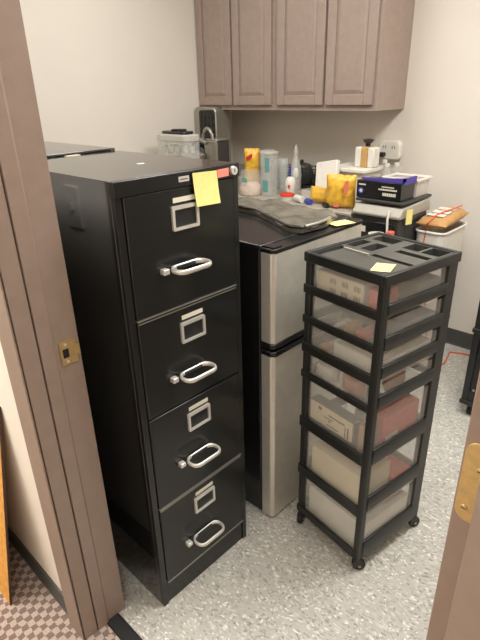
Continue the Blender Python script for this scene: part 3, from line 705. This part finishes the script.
# yellow packet lying, napkin pack leaning, orange snack bag
t = thing('yellow_packet', 'flat yellow packet leaning low beside the orange snack bag', 'packet', (1.83, .765, CZ))
pouch(B(), (1.845, .755, CZ+.014), .14, .085, .05, math.radians(-75), -.35, 8, 11).done('wrapper', 'orange', t, smooth=True)
t = thing('napkin_pack', 'pale grey napkin pack leaning against the white box', 'napkins', (1.97, .79, CZ))
b = B(); b.prism([(-.075, 0), (.07, 0), (.075, .21), (-.07, .215)], 'x', -.018, .018)
bmesh.ops.transform(b.bm, matrix=Matrix.Translation((1.925, .775, CZ+.020)) @ Matrix.Rotation(.30, 4, 'Y') @ Matrix.Rotation(-.16, 4, 'X'), verts=b.bm.verts)
b.done('napkins', 'whitepap', t, bevel=.006)
t = thing('snack_bag', 'upright orange snack bag with coral stripe at the counter front', 'bag', (1.83, .605, CZ))
pouch(B(), (1.83, .612, CZ+.002), .165, .178, .075, math.radians(-68), .02, 12, 5).done('wrapper', 'orange', t, smooth=True)
B().prism([(.545, CZ+.085), (.556, CZ+.085), (.566, CZ+.12), (.560, CZ+.155), (.540, CZ+.16)], 'x', 1.782, 1.789).done('coral_stripe', 'coral', t)
B().prism(rrect(.615, CZ+.018, .016, .007, .005, 3), 'x', 1.789, 1.800).done('coral_mark', 'coral', t)
# white box with white mill on top
t = thing('white_box', 'white lidded box under the tan banded dispenser', 'box', (2.10, .70, CZ))
B().box(2.02, 2.22, .59, .81, CZ+.001, CZ+.165).done('box', 'white', t, bevel=.006)
B().prism(rrect(2.115, .70, .115, .13, .02), 'z', CZ+.165, CZ+.188).done('lid', 'whitepap', t, bevel=.005)
t = thing('dispenser', 'white dispenser with tan wood band and black knob on the white box', 'dispenser', (2.12, .655, CZ+.188))
zb0 = CZ+.188
B().box(2.08, 2.15, .570, .612, zb0, zb0+.112).done('side_panel', 'white', t, bevel=.008); B().box(2.08, 2.15, .650, .695, zb0, zb0+.112).done('side_panel', 'white', t, bevel=.008)
B().box(2.076, 2.15, .612, .650, zb0, zb0+.114).done('wood_band', 'wood', t, bevel=.004)
B().cyl((2.115, .631, zb0+.114), (2.115, .631, zb0+.132), .014).done('neck', 'fridge_black', t, smooth=True)
B().lathe([(.016, .13), (.030, .145), (.032, .152), (.010, .156)], (2.115, .631, zb0), 18).done('knob', 'dkgrey', t, smooth=True)
# water bottles behind the carton
for k, (x, y, h) in enumerate(((2.27, .60, .215), (2.29, .53, .20), (2.20, .545, .205))):
    lb = ['leftmost of the small clear bottles beside the dispenser', 'middle small clear bottle beside the dispenser', 'rightmost of the small clear bottles below the wall adapter'][k]
    t = thing('water_bottle', lb, 'bottle', (x, y, CZ), group='small clear bottles')
    B().lathe([(.026, .001), (.028, .01), (.028, h-.05), (.014, h-.022), (.013, h-.018)], (x, y, CZ), 16).done('bottle', 'clear', t, smooth=True)
    B().lathe([(.015, h-.018), (.015, h)], (x, y, CZ), 14).done('cap', 'white', t, smooth=True)
# wall adapter with plug and cord
t = thing('wall_adapter', 'white rounded outlet adapter on the wall with black plug', 'adapter', (XB, .615, 1.14))
ao = B().prism(rrect(.612, 1.143, .073, .056, .028, 6), 'x', XB-.045, XB).done('adapter_body', 'white', t, bevel=.010)
for dy, dz in ((.03, .018), (.03, -.022), (-.03, .018)):
    for q in (-.008, .008): sub(B().box(XB-.0462, XB-.0448, .612+dy+q-.0022, .612+dy+q+.0022, 1.143+dz-.008, 1.143+dz+.008), 'socket_slot', 'ink', ao)
pg = B().prism(rrect(.645, 1.118, .017, .013, .006, 3), 'x', XB-.075, XB-.045).done('plug', 'blackcord', t, bevel=.004)
sub(B().tube([(XB-.07, .650, 1.115), (XB-.085, .675, 1.095), (XB-.07, .70, 1.05), (XB-.04, .71, .97)], .004, 8), 'cord', 'blackcord', pg, smooth=True)

# ================================================================== PRINTER CORNER
SZ = .715
t = thing('printer_stand', 'low dark stand beside the counter that carries the printer', 'stand', (1.9, .29, 0))
B().box(1.55, 2.25, .215, .485, SZ-.025, SZ).done('stand_top', 'dkgrey', t, bevel=.004)
for x, y in ((1.58, .235), (1.58, .465), (2.22, .235), (2.22, .465)): B().box(x-.02, x+.02, y-.015, y+.015, 0, SZ-.025).done('leg', 'dkgrey', t)
p = thing('printer', 'dark grey desktop printer with light grey lid beside the counter', 'printer', (1.95, .34, SZ))
pb = B().box(1.765, 2.07, .215, .478, SZ, .880).done('body', 'dkgrey', p, bevel=.008)
B().box(1.755, 1.77, .235, .46, SZ+.09, .855).done('front_cover', 'fridge_black', p, bevel=.004)
B().box(1.752, 1.756, .40, .425, .795, .825).done('white_label', 'card', p)
B().prism([(1.750, .880), (1.742, .895), (1.775, .932), (2.08, .945), (2.09, .880)], 'y', .208, .482).done('lid', 'greylid', p, bevel=.006)
B().cyl((1.80, .242, .862), (2.05, .242, .862), .034, n=20).done('roller_cover', 'dkgrey', p, smooth=True)
B().tube([(1.745, .268, .925), (1.735, .268, .88), (1.742, .266, .80), (1.735, .262, SZ+.006)], .006, 8).done('white_cable', 'white', p, smooth=True)
note('sticky_note', 'note', 'yellow sticky note hanging on the right side of the printer lid', (1.800, .1855, .895), (.95, -.3, 0), (.06, -.02, 1), .042, .075, .004)
t = thing('paper_tray', 'thin dark flat tray lying on the printer lid under the black carton', 'tray', (1.95, .34, .945))
B().box(1.775, 2.10, .212, .485, .947, .962).done('plate', 'dkgrey', t, bevel=.004)
t = thing('toner_carton', 'black carton with white print and purple flap on top of the printer', 'box', (1.86, .35, .962))
B().box(1.785, 1.93, .235, .488, .963, 1.052).done('carton', 'fridge_black', t, bevel=.002)
fl = B().prism([(.462, 1.0525), (.232, 1.0525), (.228, 1.060), (.228, 1.078), (.27, 1.074), (.36, 1.066), (.475, 1.063)], 'x', 1.800, 1.815).done('purple_flap', 'purple', t)
sub(B().box(1.800, 1.93, .228, .238, 1.045, 1.076), 'flap_side', 'purple', fl)
rnd = random.Random(2)
pr = []
for (zr, hh, ya, yb) in ((1.026, .006, .275, .345), (1.012, .008, .258, .36), (.985, .015, .262, .335)):
    y = ya
    while y < yb-.004:
        ww = rnd.uniform(.007, .013) if hh > .01 else rnd.uniform(.004, .009); y2 = min(y+ww, yb)
        B().box(1.7838, 1.7852, y, y2, zr, zr+hh).done('white_print', 'card', t); y = y2+.0018
B().box(1.7838, 1.7852, .435, .475, 1.028, 1.035).done('white_print', 'card', t)
B().cyl((1.785, .462, 1.000), (1.7838, .462, 1.000), .016, n=18).done('blue_emblem', 'blue', t); B().cyl((1.7845, .460, 1.000), (1.7832, .460, 1.000), .009, n=14).done('emblem_center', 'card', t)
t = thing('clear_bin', 'clear plastic bin with white rim behind the black carton', 'bin', (2.07, .30, .962))
b = B(); bx0, bx1, by0, by1 = 1.945, 2.085, .232, .42
b.box(bx0, bx1, by0, by1, .963, .967); b.box(bx0, bx0+.003, by0, by1, .963, 1.045); b.box(bx1-.003, bx1, by0, by1, .963, 1.045); b.box(bx0, bx1, by0, by0+.003, .963, 1.045); b.box(bx0, bx1, by1-.003, by1, .963, 1.045)
b.done('bin', 'milky', t)
b = B(); b.tube([(bx0-.004, by0-.006, 1.048), (bx1+.004, by0-.006, 1.048), (bx1+.004, by1+.004, 1.048), (bx0-.004, by1+.004, 1.048)], .009, 6, closed=True); b.done('rim', 'white', t)
tag(B().box(1.965, 2.065, .26, .40, .968, 1.02).done('packet', 'rosy', bevel=.006), 'brown packet lying inside the clear bin', 'packet')
# bits on the stand in front of the printer
t = thing('white_mug', 'white mug on the stand in front of the printer', 'mug', (1.64, .27, SZ))
B().lathe([(.032, .001), (.040, .02), (.040, .115), (.036, .115), (.034, .01), (0, .008)], (1.64, .270, SZ), 20).done('mug', 'white', t, smooth=True)
B().tube([(1.605, .29, SZ+.09), (1.585, .30, SZ+.08), (1.585, .30, SZ+.04), (1.605, .29, SZ+.03)], .005, 8).done('mug_handle', 'white', t, smooth=True)
tag(B().box(1.70, 1.735, .220, .250, SZ, SZ+.115).done('red_packet', 'redbox', bevel=.004), 'red packet on the stand beside the white mug', 'packet')

# ================================================================== WHITE BIN WITH BROWN PACKAGE
t = thing('waste_bin', 'tall white waste bin by the back wall under the brown package', 'bin', (2.06, .125, 0))
b = B(); bm = b.bm; rings = []
bcx, bcy = 2.075, .125
for (z, hx_, hy_, r_) in ((0.0, .10, .060, .04), (.02, .11, .065, .045), (.72, .150, .078, .04), (.80, .155, .080, .04), (.80, .147, .072, .035), (.70, .142, .070, .035), (.05, .10, .058, .03)):
    rings.append([bm.verts.new((bcx+x, bcy+y, z)) for x, y in rrect(0, 0, hx_, hy_, r_, 6)])
for A_, C_ in zip(rings, rings[1:]):
    for q in range(len(A_)): bm.faces.new((A_[q], A_[(q+1) % len(A_)], C_[(q+1) % len(A_)], C_[q]))
bm.faces.new(rings[0][::-1]); bm.faces.new(rings[-1])
b.done('bin_body', 'white', t, smooth=True)
B().tube([(bcx+x, bcy+y, .80) for x, y in rrect(0, 0, .156, .081, .04, 6)], .007, 8, closed=True).done('rim', 'white', t, smooth=True)
t = thing('padded_package', 'brown kraft package with white labels resting on the white bin', 'package', (bcx, bcy, .81))
b = B(); pouch(b, (0, 0, 0), .158, .30, .07, 0, 0, 12, 9)
pm = Matrix.Translation((bcx-.165, bcy-.006, .843)) @ Matrix.Rotation(math.radians(-4), 4, 'Y') @ Matrix.Rotation(math.radians(90), 4, 'Y') @ Matrix.Rotation(math.radians(90), 4, 'Z')
bmesh.ops.transform(b.bm, matrix=pm, verts=b.bm.verts)
b.done('package', 'kraft', t, smooth=True)
for x0, x1 in ((.045, .085), (.105, .155), (.175, .215)):
    b = B().box(-.045, .045, .0345, .0375, x0, x1); bmesh.ops.transform(b.bm, matrix=pm, verts=b.bm.verts); b.done('white_label', 'whitepap', t)
tag(B().tube([(2.16, .068, .908), (2.10, .078, .903), (2.02, .10, .895), (1.95, .115, .885), (1.895, .128, .855), (1.885, .13, .78), (1.88, .13, .72), (1.88, .08, .45), (1.90, .03, .10), (1.95, .0, .012), (2.10, .0, .0055), (2.24, .03, .0055), (2.27, -.02, .0055), (2.28, -.08, .0055), (2.25, -.16, .0055), (2.15, -.25, .0055)], .004, 8).done('extension_cord', 'cord', smooth=True), 'orange extension cord running over the package and along the floor', 'cord')

# ================================================================== SECOND BLACK CART at the right edge
t = thing('utility_cart', 'black plastic utility cart on casters at the right edge by the back wall', 'cart', (1.85, -.43, 0))
ux0, ux1, uy0, uy1 = 1.65, 2.05, -.60, -.262
for x, y in ((ux0, uy0), (ux0, uy1-.03), (ux1-.03, uy0), (ux1-.03, uy1-.03)): B().box(x, x+.03, y, y+.03, .075, .92).done('post', 'blackplas', t, bevel=.004)
for z in (.065, .45, .86):
    s_ = B().box(ux0-.006, ux1+.006, uy0-.006, uy1+.006, z, z+.022).done('shelf', 'blackplas', t, bevel=.005)
    sub(B().box(ux0+.004, ux0+.012, uy0+.02, uy1-.02, z+.02, z+.075), 'shelf_lip', 'blackplas', s_, bevel=.003)
B().box(ux0+.012, ux0+.018, uy0+.02, uy1-.02, .08, .86).done('end_panel', 'fridge_black', t)
B().cyl((ux0+.012, uy1-.055, .34), (ux0-.006, uy1-.055, .34), .016, n=14).done('knob', 'blackplas', t, smooth=True)
B().cyl((ux0+.003, uy1-.05, .155), (ux0-.003, uy1-.05, .155), .006, n=10).done('screw', 'edge', t, smooth=True)
for x, y in ((ux0+.04, uy1-.045), (ux0+.04, uy0+.04), (ux1-.03, uy1-.04), (ux1-.03, uy0+.04)):
    c_ = B().box(x-.02, x+.02, y-.02, y+.02, .045, .066).done('caster', 'blackplas', t, bevel=.003)
    sub(B().cyl((x, y-.015, .026), (x, y+.015, .026), .026, n=20), 'wheel', 'rubber', c_, smooth=True)

# ================================================================== HALL: leaning board
t = thing('cork_board', 'orange cork board with dark edge leaning on the hall wall', 'board', (-.30, .75, 0))
b = B().prism([(-.336, .0), (-.330, 0), (-.213, .70), (-.219, .70)], 'y', .374, 1.25); cb = b.done('panel', 'cork', t)
b = B().prism([(-.3362, .0), (-.3298, 0), (-.2128, .70), (-.2192, .70)], 'y', .370, .374); b.done('edge_strip', 'corkedge', t)

for o in bpy.data.objects:
    for k in ('_loc', '_local'):
        if k in o: del o[k]
